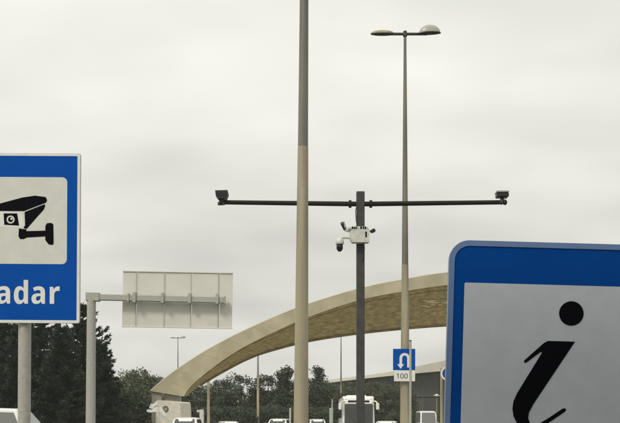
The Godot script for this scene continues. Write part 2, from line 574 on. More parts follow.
# ---------------------------------------------------------------- the far building
func make_terminal() -> void:
	var d := 158.0
	var x0 := at(324, 0, d).x
	var x1 := at(720, 0, d).x
	var o := thing("terminal_building", "long low dark glazed building with a pale curved roof behind the coach", "building", Vector3(x0, 0, -d))
	var w := x1 - x0
	var g := G.new()
	var roof := G.new()
	var n := 24
	var edge := func(f: float) -> float: return 7.6 + 0.4 * f + 6.0 * pow(f, 0.9) * (1.0 - 0.25 * f)
	for i in n:
		var f0 := float(i) / n
		var f1 := float(i + 1) / n
		var y0: float = edge.call(f0)
		var y1: float = edge.call(f1)
		var a := Vector3(w * f0, 0, 0)
		var b := Vector3(w * f1, 0, 0)
		g.quad(a + Vector3(0, 0, -0.3), b + Vector3(0, 0, -0.3), b + Vector3(0, y1, -0.3), a + Vector3(0, y0, -0.3), Vector3.BACK)
		g.quad(a + Vector3(0, 0, -26), b + Vector3(0, 0, -26), b + Vector3(0, y1, -26), a + Vector3(0, y0, -26), Vector3.FORWARD)
		var th0 := 0.5 + 1.5 * smoothstep(0.1, 0.4, f0)
		var th1 := 0.5 + 1.5 * smoothstep(0.1, 0.4, f1)
		var q0 := Vector3(w * f0, y0, 2.2)
		var q1 := Vector3(w * f1, y1, 2.2)
		roof.quad(q0, q1, q1 + Vector3(0, th1, -0.3), q0 + Vector3(0, th0, -0.3), Vector3.BACK)
		roof.quad(q0 + Vector3(0, th0, -0.3), q1 + Vector3(0, th1, -0.3), q1 + Vector3(0, th1 + 0.2, -30), q0 + Vector3(0, th0 + 0.2, -30), Vector3.UP)
		roof.quad(q0, q1, q1 + Vector3(0, 0, -31), q0 + Vector3(0, 0, -31), Vector3.DOWN)
		roof.quad(q0 + Vector3(0, 0, -31), q1 + Vector3(0, 0, -31), q1 + Vector3(0, th1 + 0.2, -30), q0 + Vector3(0, th0 + 0.2, -30), Vector3.FORWARD)
	for f in [0.0, 1.0]:
		var y: float = edge.call(f)
		g.quad(Vector3(w * f, 0, -0.3), Vector3(w * f, y, -0.3), Vector3(w * f, y, -26), Vector3(w * f, 0, -26), Vector3(f - 0.5, 0, 0))
		var th: float = 0.5 + 1.5 * smoothstep(0.1, 0.4, f)
		roof.quad(Vector3(w * f, y, 2.2), Vector3(w * f, y + th, 1.9), Vector3(w * f, y + th + 0.2, -27.8), Vector3(w * f, y, -28.8), Vector3(f - 0.5, 0, 0))
	obj("wall", g, M.wall_dark, o)
	obj("roof", roof, M.roof_pale, o)
	var step := 2.6
	var count := int(w / step)
	var rng := RandomNumberGenerator.new()
	rng.seed = 3
	var glass := []
	for k in 4:
		var m: StandardMaterial3D = M.facade_glass.duplicate()
		m.albedo_color = Color(0.028 + 0.012 * k, 0.034 + 0.012 * k, 0.028 + 0.010 * k).linear_to_srgb()
		m.roughness = 0.12 + 0.1 * k
		glass.append(m)
	for i in count:
		var x := (i + 0.5) * step
		var h: float = edge.call(x / w) - 0.1
		for r in 3:
			var y0 := 0.3 + r * 2.65
			var y1: float = min(y0 + 2.5, h) if r < 2 else h
			if y1 - y0 < 0.4:
				continue
			obj("pane", gbox(Vector3(x, (y0 + y1) / 2, -0.18), Vector3(step - 0.14, y1 - y0, 0.06), 0.0, Basis(Vector3.UP, (rng.randf() - 0.5) * 0.006)), glass[rng.randi() % 4], o)
		if i % 2 == 0:
			obj("mullion", gbox(Vector3(i * step, h / 2, -0.1), Vector3(0.12, h, 0.2), 0.0), M.mullion, o)
	obj("transom", gbox(Vector3(w / 2, 5.7, -0.03), Vector3(w, 0.10, 0.14), 0.0), M.mullion, o)

# ---------------------------------------------------------------- trees
func leaf(g: G, p: Vector3, dir: Vector3, side: Vector3, l: float, w: float, col: Color) -> void:
	var tip := p + dir * l
	var m := p + dir * l * 0.45
	var s := side * w
	var nn := dir.cross(side).normalized()
	var m2 := m + nn * w * 0.35
	for q in [[p, m2 + s, tip], [p, tip, m2 - s]]:
		g.tri(q[0], q[1], q[2])
		g.c.append(col); g.c.append(col); g.c.append(col)

func rand_dir(r: RandomNumberGenerator) -> Vector3:
	var z := r.randf() * 2 - 1
	var t := r.randf() * TAU
	var k := sqrt(1 - z * z)
	return Vector3(k * cos(t), z, k * sin(t))

func conifer_meshes(seed_: int, h: float, rad: float, bare := 0.0, dense := 3.1) -> Array:
	var r := RandomNumberGenerator.new()
	r.seed = seed_
	var wood := G.new()
	var green := G.new()
	wood.tube(Vector3.ZERO, Vector3(0.05, h * 0.55, 0), h * 0.026, h * 0.014, 9)
	wood.tube(Vector3(0.05, h * 0.55, 0), Vector3(0, h * 0.98, 0), h * 0.014, 0.015, 8)
	var levels := int(h * dense)
	for i in levels:
		var f := float(i) / levels
		var y := h * (0.06 + 0.93 * f)
		var reach := rad * pow(1.0 - f, 0.8) * (0.9 + 0.1 * sin(i * 2.1)) + 0.10
		var cnt := int(lerpf(10, 4, f))
		var a0 := r.randf() * TAU
		for b in cnt:
			if r.randf() < bare * 0.5:
				continue
			var az := a0 + TAU * b / cnt + (r.randf() - 0.5) * 0.6
			var len_ := reach * (0.62 + 0.5 * r.randf())
			var rise := lerpf(-0.10, 0.55, f) + (r.randf() - 0.5) * 0.18
			var dir := Vector3(cos(az), rise, sin(az)).normalized()
			var base := Vector3(0, y, 0)
			var prev := base
			var seg := 5
			var side := dir.cross(Vector3.UP).normalized()
			for s in seg:
				var u := float(s + 1) / seg
				var p := base + dir * len_ * u + Vector3(0, 0.22 * len_ * (u * u - 0.55 * u), 0)
				wood.tube(prev, p, 0.035 * (1.1 - u + 0.2) * (1.2 - f), 0.03 * (1.15 - u) * (1.2 - f), 4, false)
				# flat fans of needled twigs along the bough, fullest at the tip
				var spots := int(lerpf(3, 7, u) * (0.8 + len_ * 0.5))
				for k in spots:
					var q := prev.lerp(p, r.randf()) + side * (r.randf() - 0.5) * (0.20 + 0.28 * len_ * (1.0 - 0.6 * u)) + Vector3(0, (r.randf() - 0.4) * 0.14, 0)
					var tone := 0.75 + 0.5 * r.randf()
					var col := Color(0.044 * tone, 0.062 * tone, 0.042 * tone)
					for m in 9:
						var nd := (dir * 0.7 + side * (r.randf() - 0.5) * 2.0 + Vector3(0, (r.randf() - 0.28) * 1.3, 0)).normalized()
						leaf(green, q, nd, nd.cross(rand_dir(r)).normalized(), 0.16 + 0.16 * r.randf(), 0.028, col)
				prev = p
	return [wood.mesh(), green.mesh()]

func broadleaf_meshes(seed_: int, h: float, rad: float, tone: Color, lift := 0.12, hole := Vector3.ZERO) -> Array:
	var r := RandomNumberGenerator.new()
	r.seed = seed_
	var wood := G.new()
	var green := G.new()
	wood.tube(Vector3.ZERO, Vector3(0, h * 0.35, 0), h * 0.028, h * 0.02, 8)
	wood.tube(Vector3(0, h * 0.35, 0), Vector3(0.1, h * 0.8, 0), h * 0.02, 0.02, 7)
	var clumps := int(34 + h * rad * 5)
	for i in clumps:
		var f := pow(r.randf(), 0.85)
		var y := h * (lift + (0.96 - lift) * f)
		var bulge := sqrt(clampf(1.0 - pow(absf(f - 0.42) / 0.60, 2.4), 0.02, 1.0))
		var az := r.randf() * TAU
		var d := rad * bulge * sqrt(r.randf()) * (0.8 + 0.35 * r.randf())
		var cpos := Vector3(cos(az) * d, y, sin(az) * d)
		var cr := 0.24 + 0.28 * r.randf()
		if i % 4 == 0:
			wood.tube(Vector3(0, y * 0.6, 0), cpos, 0.045, 0.012, 4, false)
		var t := 0.65 + 0.7 * r.randf()
		for k in 62:
			var dv := rand_dir(r)
			var p := cpos + dv * cr * pow(r.randf(), 0.4) * Vector3(1.15, 0.85, 1.15)
			if hole.z > 0.0:
				var hx := p.x - hole.x
				var hy := p.y - hole.y
				var ragged := hole.z * (0.8 + 0.5 * sin(atan2(hy, hx) * 3.0 + 0.6))
				if hx * hx + hy * hy * 0.5 < ragged * ragged:
					continue
			var t2 := t * (0.8 + 0.4 * r.randf())
			var nd := (rand_dir(r) + dv * 0.6 + Vector3(0, 0.25, 0)).normalized()
			leaf(green, p, nd, nd.cross(rand_dir(r)).normalized(), 0.14 + 0.10 * r.randf(), 0.05, Color(tone.r * t2, tone.g * t2, tone.b * t2))
	return [wood.mesh(), green.mesh()]

func plant(called: String, meshes: Array, where: Vector3, turn: float, size: Vector3, leafmat: String, label: String, group: String) -> void:
	var o := thing(called, label, "tree" if called != "shrub" else "shrub", where, group)
	o.rotation.y = turn
	var names := ["trunk", "crown"]
	for i in 2:
		var m := MeshInstance3D.new()
		m.name = names[i]
		m.mesh = meshes[i]
		m.material_override = M.bark if i == 0 else M[leafmat]
		m.scale = size
		o.add_child(m, true)

func make_trees() -> void:
	var c1 := conifer_meshes(4, 8.2, 3.9, 0.3, 2.7)
	var c2 := conifer_meshes(9, 8.0, 3.1, 0.3)
	var c3 := conifer_meshes(15, 7.0, 2.6)
	var g1 := "dark conifers behind the radar sign"
	var rows := [
		[c1, 83, 304, 57, 0.4, "tall dark conifer rising behind the post of the cantilever sign"],
		[c2, 40, 296, 60, 1.9, "dark conifer directly behind the right half of the radar sign"],
		[c3, 62, 326, 54, 2.7, "shorter dark conifer between the radar sign post and the cantilever sign post"],
		[c1, 2, 300, 61, 3.6, "dark conifer standing left of the radar sign post at the picture edge"],
		[c3, 24, 318, 55, 5.1, "dark conifer right behind the radar sign post"],
		[c2, -28, 292, 62, 0.9, "dark conifer partly cut off by the left edge of the picture"],
		[c3, 101, 343, 59, 1.2, "low dark conifer just right of the cantilever sign post"],
	]
	var hs := {c1: 8.2, c2: 8.0, c3: 7.0}
	for t in rows:
		var need: float = EYE + (HORIZON - t[2]) * t[3] / FOCAL - 0.1
		var k: float = need / hs[t[0]]
		plant("conifer_tree", t[0], on_ground(t[1], t[3]) + Vector3(0, 0.1, 0), t[4], Vector3(k, k, k), "needles", t[5], g1)

	var olive := Color(0.090, 0.105, 0.052)
	var dark := Color(0.062, 0.078, 0.048)
	var b1 := broadleaf_meshes(31, 5.4, 1.75, olive)
	var b2 := broadleaf_meshes(32, 5.4, 1.7, dark)
	var b3 := broadleaf_meshes(33, 5.4, 1.9, Color(0.076, 0.092, 0.052))
	var slim := broadleaf_meshes(34, 5.4, 0.75, dark, 0.05)
	var holed := broadleaf_meshes(35, 5.4, 1.9, dark, 0.05, Vector3(0.42, 4.25, 0.30))
	var g2 := "trees in the row beyond the arch"
	var list := [
		[b1, 108, 377, 72, "olive green tree at the right foot of the dark conifers"],
		[b1, 126, 371, 74, "rounded olive tree below the left half of the cantilever sign panel"],
		[b3, 143, 369, 86, "olive tree just left of the foot of the arch"],
		[b3, 160, 376, 92, "tree showing beyond the tip of the arch foot"],
		[b2, 176, 384, 90, "low tree behind the pale concrete block"],
		[b2, 194, 386, 88, "dark low tree under the rising left leg of the arch"],
		[b3, 209, 384, 92, "tree behind the slim beige post under the arch"],
		[b2, 221, 380, 90, "dark tree right of the slim beige post under the arch"],
		[holed, 240, 373, 89, "dark full-crowned tree just left of the beige lamp pole under the arch"],
		[b3, 258, 391, 93, "low tree behind the beige lamp pole seen under the arch"],
		[b2, 268, 375, 90, "dark tree right of the beige lamp pole under the arch"],
		[slim, 281, 372, 88, "slim dark tree with a pointed top left of the big beige pole"],
		[slim, 287.5, 367, 89, "taller slim dark tree with a pointed top close to the big beige pole"],
		[b2, 297, 378, 92, "tree hidden mostly behind the big beige pole"],
		[b2, 309, 378, 94, "dark tree just right of the big beige pole"],
		[slim, 318, 367, 91, "dark narrow tree standing proud of the row left of the coach"],
		[b3, 326, 380, 96, "low tree at the right end of the row, left of the coach"],
		[b3, 337, 383, 122, "hazy tree behind the left mirror of the coach"],
		[b2, 350, 382, 126, "hazy tree above the roof of the coach, left of the dark mast"],
		[b1, 363, 383, 124, "hazy tree behind the dark mast above the coach roof"],
		[b2, 376, 382, 127, "hazy tree above the right mirror of the coach"],
		[b3, 390, 383, 123, "hazy tree left of the lamp pole under the 100 plate"],
		[b1, 402, 384, 128, "hazy tree hidden behind the lamp pole under the 100 plate"],
	]
	var i := 0
	for t in list:
		var k: float = (EYE + (HORIZON - t[2]) * t[3] / FOCAL - 0.1) / 5.4
		var wide := 1.0 if t[0] != slim else 0.95
		plant("broadleaf_tree" if t[0] != slim else "slim_tree", t[0], on_ground(t[1], t[3]) + Vector3(0, 0.1, 0), 0.0 if t[0] == holed else i * 1.37, Vector3(wide * max(k, 0.9), k, wide * max(k, 0.9)), "leaves", t[4], g2)
		i += 1
	# undergrowth that closes the row near the ground
	var low := broadleaf_meshes(41, 2.6, 1.9, dark, 0.0)
	var shrubs := [[118, 80, "low dark shrub at the ground below the cantilever sign panel"], [138, 82, "low dark shrub left of the white pennant pole"], [186, 83, "low dark shrub right of the pale concrete block"], [215, 83, "low dark shrub between the slim beige post and the arch"], [236, 83, "low dark shrub just left of the black bollard"], [264, 83, "low dark shrub beside the beige lamp pole under the arch"], [284, 83, "low dark shrub below the pointed trees"], [312, 84, "low dark shrub below the narrow tree left of the coach"], [327, 87, "low dark shrub beside the coach"]]
	for s in shrubs:
		plant("shrub", low, on_ground(s[0], s[1]) + Vector3(0, 0.1, 0), s[0] * 0.7, Vector3.ONE * 1.0, "leaves", s[2], "shrubs under the trees")

func make_hedge(label: String, where: Vector3, long: float, tall: float, seed_: int) -> void:
	var r := RandomNumberGenerator.new()
	r.seed = seed_
	var o := thing("hedge", label, "hedge", where, "hedges behind the trees")
	var green := G.new()
	var wood := G.new()
	for i in int(long * tall * 7.5):
		var c := Vector3((r.randf() - 0.5) * long, 0.1 + tall * r.randf(), (r.randf() - 0.5) * 2.6)
		c.y += 0.35 * sin(c.x * 1.3) * c.y / tall
		var t := 0.7 + 0.6 * r.randf()
		var col := Color(0.060 * t, 0.074 * t, 0.046 * t)
		if i % 6 == 0:
			wood.tube(Vector3(c.x, 0, 0), c, 0.05, 0.015, 5, false)
		for k in 40:
			var dv := rand_dir(r)
			var nd := (rand_dir(r) + dv * 0.6).normalized()
			leaf(green, c + dv * 0.55 * pow(r.randf(), 0.4), nd, nd.cross(rand_dir(r)).normalized(), 0.22 + 0.12 * r.randf(), 0.08, col)
	obj("foliage", green, M.leaves, o)
	obj("branches", wood, M.bark, o)

# ---------------------------------------------------------------- street lamps
func lamp_post(o: Node3D, r0: float, rj: float, r1: float, hj: float, h: float) -> void:
	obj("base_plate", gbox(Vector3(0, 0.012, 0), Vector3(r0 * 3.4, 0.025, r0 * 3.4), 0.006), M.galvanised, o)
	for k in 4:
		obj("anchor_bolt", gtube(Vector3(cos(PI / 4 + k * PI / 2), 0.0, sin(PI / 4 + k * PI / 2)) * r0 * 2.0 + Vector3(0, 0.02, 0), Vector3(cos(PI / 4 + k * PI / 2), 0.0, sin(PI / 4 + k * PI / 2)) * r0 * 2.0 + Vector3(0, 0.07, 0), 0.014, 0.014, 6), M.galvanised, o)
	obj("lower_section", gtube(Vector3.ZERO, Vector3(0, hj, 0), r0, rj, 28), M.beige_paint, o)
	obj("upper_section", gtube(Vector3(0, hj, 0), Vector3(0, h, 0), rj * 0.97, r1, 28), M.grey_paint, o)
	obj("access_door", gbox(Vector3(0, 0.8, r0 * 0.985), Vector3(r0 * 0.9, 0.45, 0.02), 0.004), M.beige_paint, o)

func lamp_heads(o: Node3D, h: float) -> void:
	obj("crossarm", gtube(Vector3(-0.5, h, 0), Vector3(0.55, h, 0), 0.035, 0.035, 12), M.dark_lamp, o)
	obj("cap", gtube(Vector3(0, h - 0.06, 0), Vector3(0, h + 0.07, 0), 0.055, 0.045, 14), M.dark_lamp, o)
	# flat head on the left, domed head on the right
	var hl := Node3D.new()
	hl.name = "lamp_head"; o.add_child(hl, true)
	var g := G.new()
	g.ellipsoid(Vector3(-0.56, h + 0.01, 0), Vector3(0.30, 0.085, 0.08), 0.0)
	obj("housing", g, M.beige_paint, hl)
	g = G.new()
	g.ellipsoid(Vector3(-0.56, h - 0.005, 0), Vector3(0.31, 0.03, 0.085))
	obj("rim", g, M.dark_lamp, hl)
	var hr := Node3D.new()
	hr.name = "lamp_head"; o.add_child(hr, true)
	var tilt := Basis(Vector3.BACK, 0.03)
	g = G.new()
	g.ellipsoid(Vector3(0.62, h + 0.03, 0), Vector3(0.265, 0.20, 0.11), 0.0, tilt)
	obj("housing", g, M.lamp_glass, hr)
	g = G.new()
	g.ellipsoid(Vector3(0.58, h + 0.015, 0), Vector3(0.33, 0.03, 0.085), -1.0, tilt)
	obj("rim", g, M.dark_lamp, hr)

func make_lamps() -> void:
	var g := "two-tone street lamps"
	var big := thing("street_lamp", "thick beige lamp pole in the middle foreground running out of the top of the picture", "street lamp", on_ground(300.2, 12) + Vector3(0, 0.12, 0), g)
	big.rotation.z = -0.0075
	lamp_post(big, 0.098, 0.0635, 0.040, EYE + (HORIZON - 147) * 0.012 - 0.12, 8.6)
	lamp_heads(big, 8.6)
	var two := thing("street_lamp", "tall double-headed street lamp with a turning sign on its beige lower half", "street lamp", on_ground(405, 25) + Vector3(0, 0.12, 0), g)
	lamp_post(two, 0.138, 0.084, 0.034, EYE + (HORIZON - 265) * 0.025 - 0.12, EYE + (HORIZON - 35) * 0.025 - 0.12)
	lamp_heads(two, EYE + (HORIZON - 34) * 0.025 - 0.12)
	var short := thing("street_lamp", "distant beige lamp pole under the arch, left of the big beige pole", "street lamp", on_ground(258, 81.5), g)
	lamp_post(short, 0.115, 0.085, 0.045, 5.1, 8.3)
	lamp_heads(short, 8.3)
	copy_of(two, on_ground(178, 113) + Vector3(0, 0.1, 0), "distant faint lamp pole rising above the trees left of the arch", g)
	copy_of(two, on_ground(341, 100), "distant lamp pole above the coach, close to the dark camera mast", g)

# ---------------------------------------------------------------- the camera mast
func make_mast() -> void:
	var d := 15.0
	var k := d / FOCAL
	var base := on_ground(360.4, d) + Vector3(0, 0.12, 0)
	var o := thing("camera_mast", "dark grey square mast with two long arms in the middle of the picture", "mast", base)
	var h := EYE + (HORIZON - 192) * k - 0.12
	obj("post", gbox(Vector3(0, h / 2, 0), Vector3(0.122, h, 0.122), 0.008), M.mast_paint, o)
	obj("base_plate", gbox(Vector3(0, 0.012, 0), Vector3(0.34, 0.024, 0.34), 0.005), M.mast_paint, o)
	var ya := EYE + (HORIZON - 204) * k - 0.12
	var yl := EYE + (HORIZON - 202.3) * k - 0.12
	for s in [-1.0, 1.0]:
		var far: float = (224 - 360.4) * k if s < 0 else (500 - 360.4) * k
		obj("arm", gtube(Vector3(s * 0.061, ya, 0), Vector3(far, yl, 0), 0.037, 0.033, 16), M.arm_paint, o)
		var xf: float = s * 0.155
		obj("collar", gtube(Vector3(xf - 0.02, ya, 0), Vector3(xf + 0.02, ya, 0), 0.058, 0.058, 16), M.arm_paint, o)
	# detector units at the ends
	var l := thing("detector_unit", "dark bucket-shaped detector on the left end of the mast arm", "detector", Vector3(at(222, 0, d).x, yl + 0.12, -d), "detectors on the mast arm")
	var g := G.new()
	var hood := PackedVector2Array([Vector2(-0.095, 0.16), Vector2(0.09, 0.165), Vector2(0.098, 0.12), Vector2(0.072, 0.055), Vector2(0.03, 0.04), Vector2(-0.05, 0.04), Vector2(-0.085, 0.08)])
	g.prism(hood, -0.09, 0.09)
	obj("hood", g, M.black_plastic, l)
	g = G.new()
	g.prism(rounded(-0.075, 0.075, 0.078, 0.135, 0.02), 0.0905, 0.096)
	obj("front_window", g, M.black_glass, l)
	obj("bracket", gbox(Vector3(-0.005, 0.02, 0), Vector3(0.07, 0.09, 0.06), 0.01), M.black_plastic, l)
	obj("clamp", gtube(Vector3(-0.055, -0.02, 0), Vector3(0.03, -0.01, 0), 0.028, 0.034, 12), M.black_plastic, l)
	obj("bolt", gtube(Vector3(-0.045, -0.045, 0.02), Vector3(-0.045, -0.01, 0.02), 0.018, 0.018, 8), M.mast_paint, l)
	obj("bolt", gtube(Vector3(0.028, -0.045, 0.02), Vector3(0.028, -0.01, 0.02), 0.018, 0.018, 8), M.mast_paint, l)
	var r := thing("detector_unit", "dark flat detector with a silver top on the right end of the mast arm", "detector", Vector3(at(502, 0, d).x, yl + 0.12, -d), "detectors on the mast arm")
	obj("housing", gbox(Vector3(0, 0.10, 0), Vector3(0.18, 0.06, 0.16), 0.012), M.black_plastic, r)
	obj("sun_shield", gbox(Vector3(-0.003, 0.145, 0.0), Vector3(0.185, 0.028, 0.18), 0.006), M.steel, r)
	obj("neck", gbox(Vector3(0.0, 0.045, 0), Vector3(0.055, 0.06, 0.05), 0.008), M.black_plastic, r)
	g = G.new()
	g.ellipsoid(Vector3(0.042, 0.0, 0.0), Vector3(0.036, 0.042, 0.04))
	obj("knuckle", g, M.black_plastic, r)
	g = G.new()
	g.ellipsoid(Vector3(-0.012, 0.0, 0.01), Vector3(0.03, 0.04, 0.045))
	obj("knuckle", g, M.mast_paint, r)

	# camera cluster strapped to the mast
	var yc := EYE + (HORIZON - 244.5) * k
	var c := thing("camera_cluster", "white camera box with a hanging dome camera strapped to the dark mast", "camera", Vector3(base.x, yc, -d))
	var p := func(px: float, py: float, z: float) -> Vector3: return Vector3((px - 360.4) * k, (244.5 - py) * k, z)
	g = G.new()
	var body := PackedVector2Array([Vector2(-0.135, 0.0), Vector2(0.11, 0.0), Vector2(0.125, 0.02), Vector2(0.125, 0.20), Vector2(-0.115, 0.20), Vector2(-0.165, 0.165), Vector2(-0.165, 0.06)])
	g.prism(body, 0.064, 0.20)
	obj("box", g, M.white_plastic, c)
	obj("strap", gbox(Vector3(0.0, 0.235, 0.0), Vector3(0.14, 0.05, 0.136), 0.006), M.steel, c)
	obj("top_rail", gbox(p.call(357.5, 230.5, 0.13), Vector3(0.30, 0.045, 0.14), 0.008), M.white_plastic, c)
	for q in [[352.0, 1.5], [354.2, 1.3], [356.0, 0.9], [360.4, 1.6], [362.8, 1.2], [364.6, 1.3]]:
		obj("dark_mark", gbox(p.call(q[0], 230.3, 0.203), Vector3(q[1] * k, 0.034, 0.005), 0.0), M.print_black, c)
	obj("vent_slot", gbox(p.call(365.3, 237.0, 0.202), Vector3(0.022, 0.085, 0.006), 0.002), M.print_black, c)
	var arm := G.new()
	arm.path([p.call(352.0, 239.5, 0.12), p.call(344.0, 239.2, 0.12), p.call(339.5, 239.8, 0.12)], 0.016, 10)
	arm.path([p.call(351.0, 233.0, 0.12), p.call(345.0, 231.5, 0.12)], 0.022, 10)
	obj("side_bracket", arm, M.white_plastic, c)
	var cable := G.new()
	cable.path([p.call(363.0, 244.0, 0.10), p.call(364.2, 249.0, 0.09), p.call(363.4, 256.0, 0.072), p.call(361.8, 262.0, 0.07)], 0.007, 6)
	cable.path([p.call(356.8, 206.0, 0.06), p.call(355.2, 212.0, 0.09), p.call(355.8, 222.0, 0.09), p.call(357.0, 228.0, 0.10)], 0.006, 6)
	obj("cable", cable, M.black_plastic, c)
	var dome := Node3D.new()
	dome.name = "dome_camera"; c.add_child(dome, true)
	g = G.new()
	g.ellipsoid(p.call(339.4, 244.2, 0.12), Vector3(0.064, 0.075, 0.064), -0.3)
	obj("cap", g, M.white_plastic, dome)
	g = G.new()
	g.ellipsoid(p.call(339.4, 248.4, 0.12), Vector3(0.05, 0.072, 0.05))
	obj("dome", g, M.black_glass, dome)
	var lc := Node3D.new()
	lc.name = "bullet_camera"; c.add_child(lc, true)
	obj("barrel", gtube(p.call(341.6, 225.2, 0.16), p.call(345.0, 230.0, 0.06), 0.026, 0.028, 14), M.mast_paint, lc)
	obj("hood", gbox(p.call(344.2, 226.6, 0.10), Vector3(0.025, 0.10, 0.12), 0.006, Basis(Vector3.BACK, 0.35)), M.galvanised, lc)
	var rc := Node3D.new()
	rc.name = "bullet_camera"; c.add_child(rc, true)
	obj("barrel", gtube(p.call(372.8, 233.0, 0.19), p.call(371.5, 232.2, 0.05), 0.030, 0.026, 14), M.black_plastic, rc)
	obj("stem", gtube(p.call(368.0, 233.4, 0.13), p.call(371.6, 231.5, 0.11), 0.009, 0.009, 8), M.mast_paint, rc)

# ---------------------------------------------------------------- cantilever sign seen from behind
func make_gantry() -> void:
	var d := 25.0
	var k := d / FOCAL
	var o := thing("cantilever_post", "grey steel post with one long arm carrying a sign seen from behind", "sign post", on_ground(90.4, d) + Vector3(0, 0.12, 0))
	var h := EYE + (HORIZON - 293.5) * k - 0.12
	var g := G.new()
	g.tube(Vector3.ZERO, Vector3(0.03, h, 0), 0.125, 0.108, 24)
	obj("post", g, M.galvanised, o)
	obj("base_plate", gbox(Vector3(0, 0.015, 0), Vector3(0.45, 0.03, 0.45), 0.006), M.galvanised, o)
	var droop := Basis(Vector3.BACK, -0.024)
	var y0 := EYE + (HORIZON - 297.0) * k - 0.12
	var len_ := (224.5 - 87.0) * k
	obj("arm", gbox(Vector3(-0.085, y0, 0.0) + droop * Vector3(len_ / 2, 0, 0), Vector3(len_, 0.15, 0.15), 0.012, droop), M.galvanised, o)
	obj("elbow_plate", gbox(Vector3(0.07, y0 + 0.0, 0.0), Vector3(0.34, 0.215, 0.20), 0.012, droop), M.galvanised, o)
	obj("flange", gbox(Vector3(0.96, y0 - 0.024, 0.0), Vector3(0.05, 0.22, 0.21), 0.008, droop), M.galvanised, o)
	obj("end_cap", gbox(Vector3(-0.085, y0, 0) + droop * Vector3(len_ + 0.01, 0, 0), Vector3(0.03, 0.19, 0.18), 0.006, droop), M.galvanised, o)
	# the panel hangs on the arm's far side: five boards, ribs and clamps
	var s := thing("sign_panel", "large pale rectangular road sign seen from behind on a cantilever arm", "sign", at(176.5, 299, d) + Vector3(0, 0, -0.18))
	s.rotation.z = -0.018
	var cuts := [121.0, 135.5, 163.0, 191.0, 219.0, 232.0]
	for i in 5:
		var a: float = (cuts[i] - 176.5) * k
		var b: float = (cuts[i + 1] - 176.5) * k
		obj("board", gbox(Vector3((a + b) / 2, 0, -0.02), Vector3(b - a - 0.012, 55.5 * k, 0.03 + 0.004 * (i % 2)), 0.004), M.panel_back, s)
	for x in [135.0, 163.0, 190.0, 217.5]:
		var xx: float = (x - 176.5) * k
		obj("rib", gbox(Vector3(xx, 0, 0.025), Vector3(0.010, 54.0 * k, 0.02), 0.001), M.galvanised, s)
		obj("clamp", gbox(Vector3(xx, 0.01, 0.28), Vector3(0.075, 0.25, 0.04), 0.006), M.galvanised, s)
		obj("clamp", gbox(Vector3(xx, 0.125, 0.17), Vector3(0.07, 0.04, 0.24), 0.006), M.galvanised, s)
		obj("clamp", gbox(Vector3(xx, -0.10, 0.17), Vector3(0.07, 0.04, 0.24), 0.006), M.galvanised, s)
	obj("top_edge", gbox(Vector3(0, 27.9 * k, 0.0), Vector3(111 * k, 0.022, 0.045), 0.003), M.panel_back, s)
	obj("bottom_edge", gbox(Vector3(0, -27.9 * k, 0.0), Vector3(111 * k, 0.022, 0.045), 0.003), M.panel_back, s)

# ---------------------------------------------------------------- lettering
func lettering(called: String, text: String, m: Material, parent: Node3D, x0: float, x1: float, base: float, cap: float, z: float, weight := 700, name_ := "Droid Sans") -> void:
	# cap: height of the whole text above its base line
	var f := SystemFont.new()
	f.font_names = PackedStringArray([name_])
	f.font_weight = weight
	var t := TextMesh.new()
	t.text = text
	t.font = f
	t.font_size = 64
	t.pixel_size = 0.01
	t.depth = 0.02
	t.curve_step = 1.0
	var bb := t.get_aabb()
	var o := MeshInstance3D.new()
	o.name = called
	o.mesh = t
	o.material_override = m
	parent.add_child(o, true)
	var sx := (x1 - x0) / bb.size.x
	var sy := cap / bb.size.y
	o.scale = Vector3(sx, sy, 0.1)
	o.position = Vector3(x0 - bb.position.x * sx, base - bb.position.y * sy, z)

func flip(pts: Array, ox: float, oy: float, k: float) -> PackedVector2Array:
	var p := PackedVector2Array()
	for q in pts:
		p.append(Vector2((q[0] - ox) * k, -(q[1] - oy) * k))
	return p

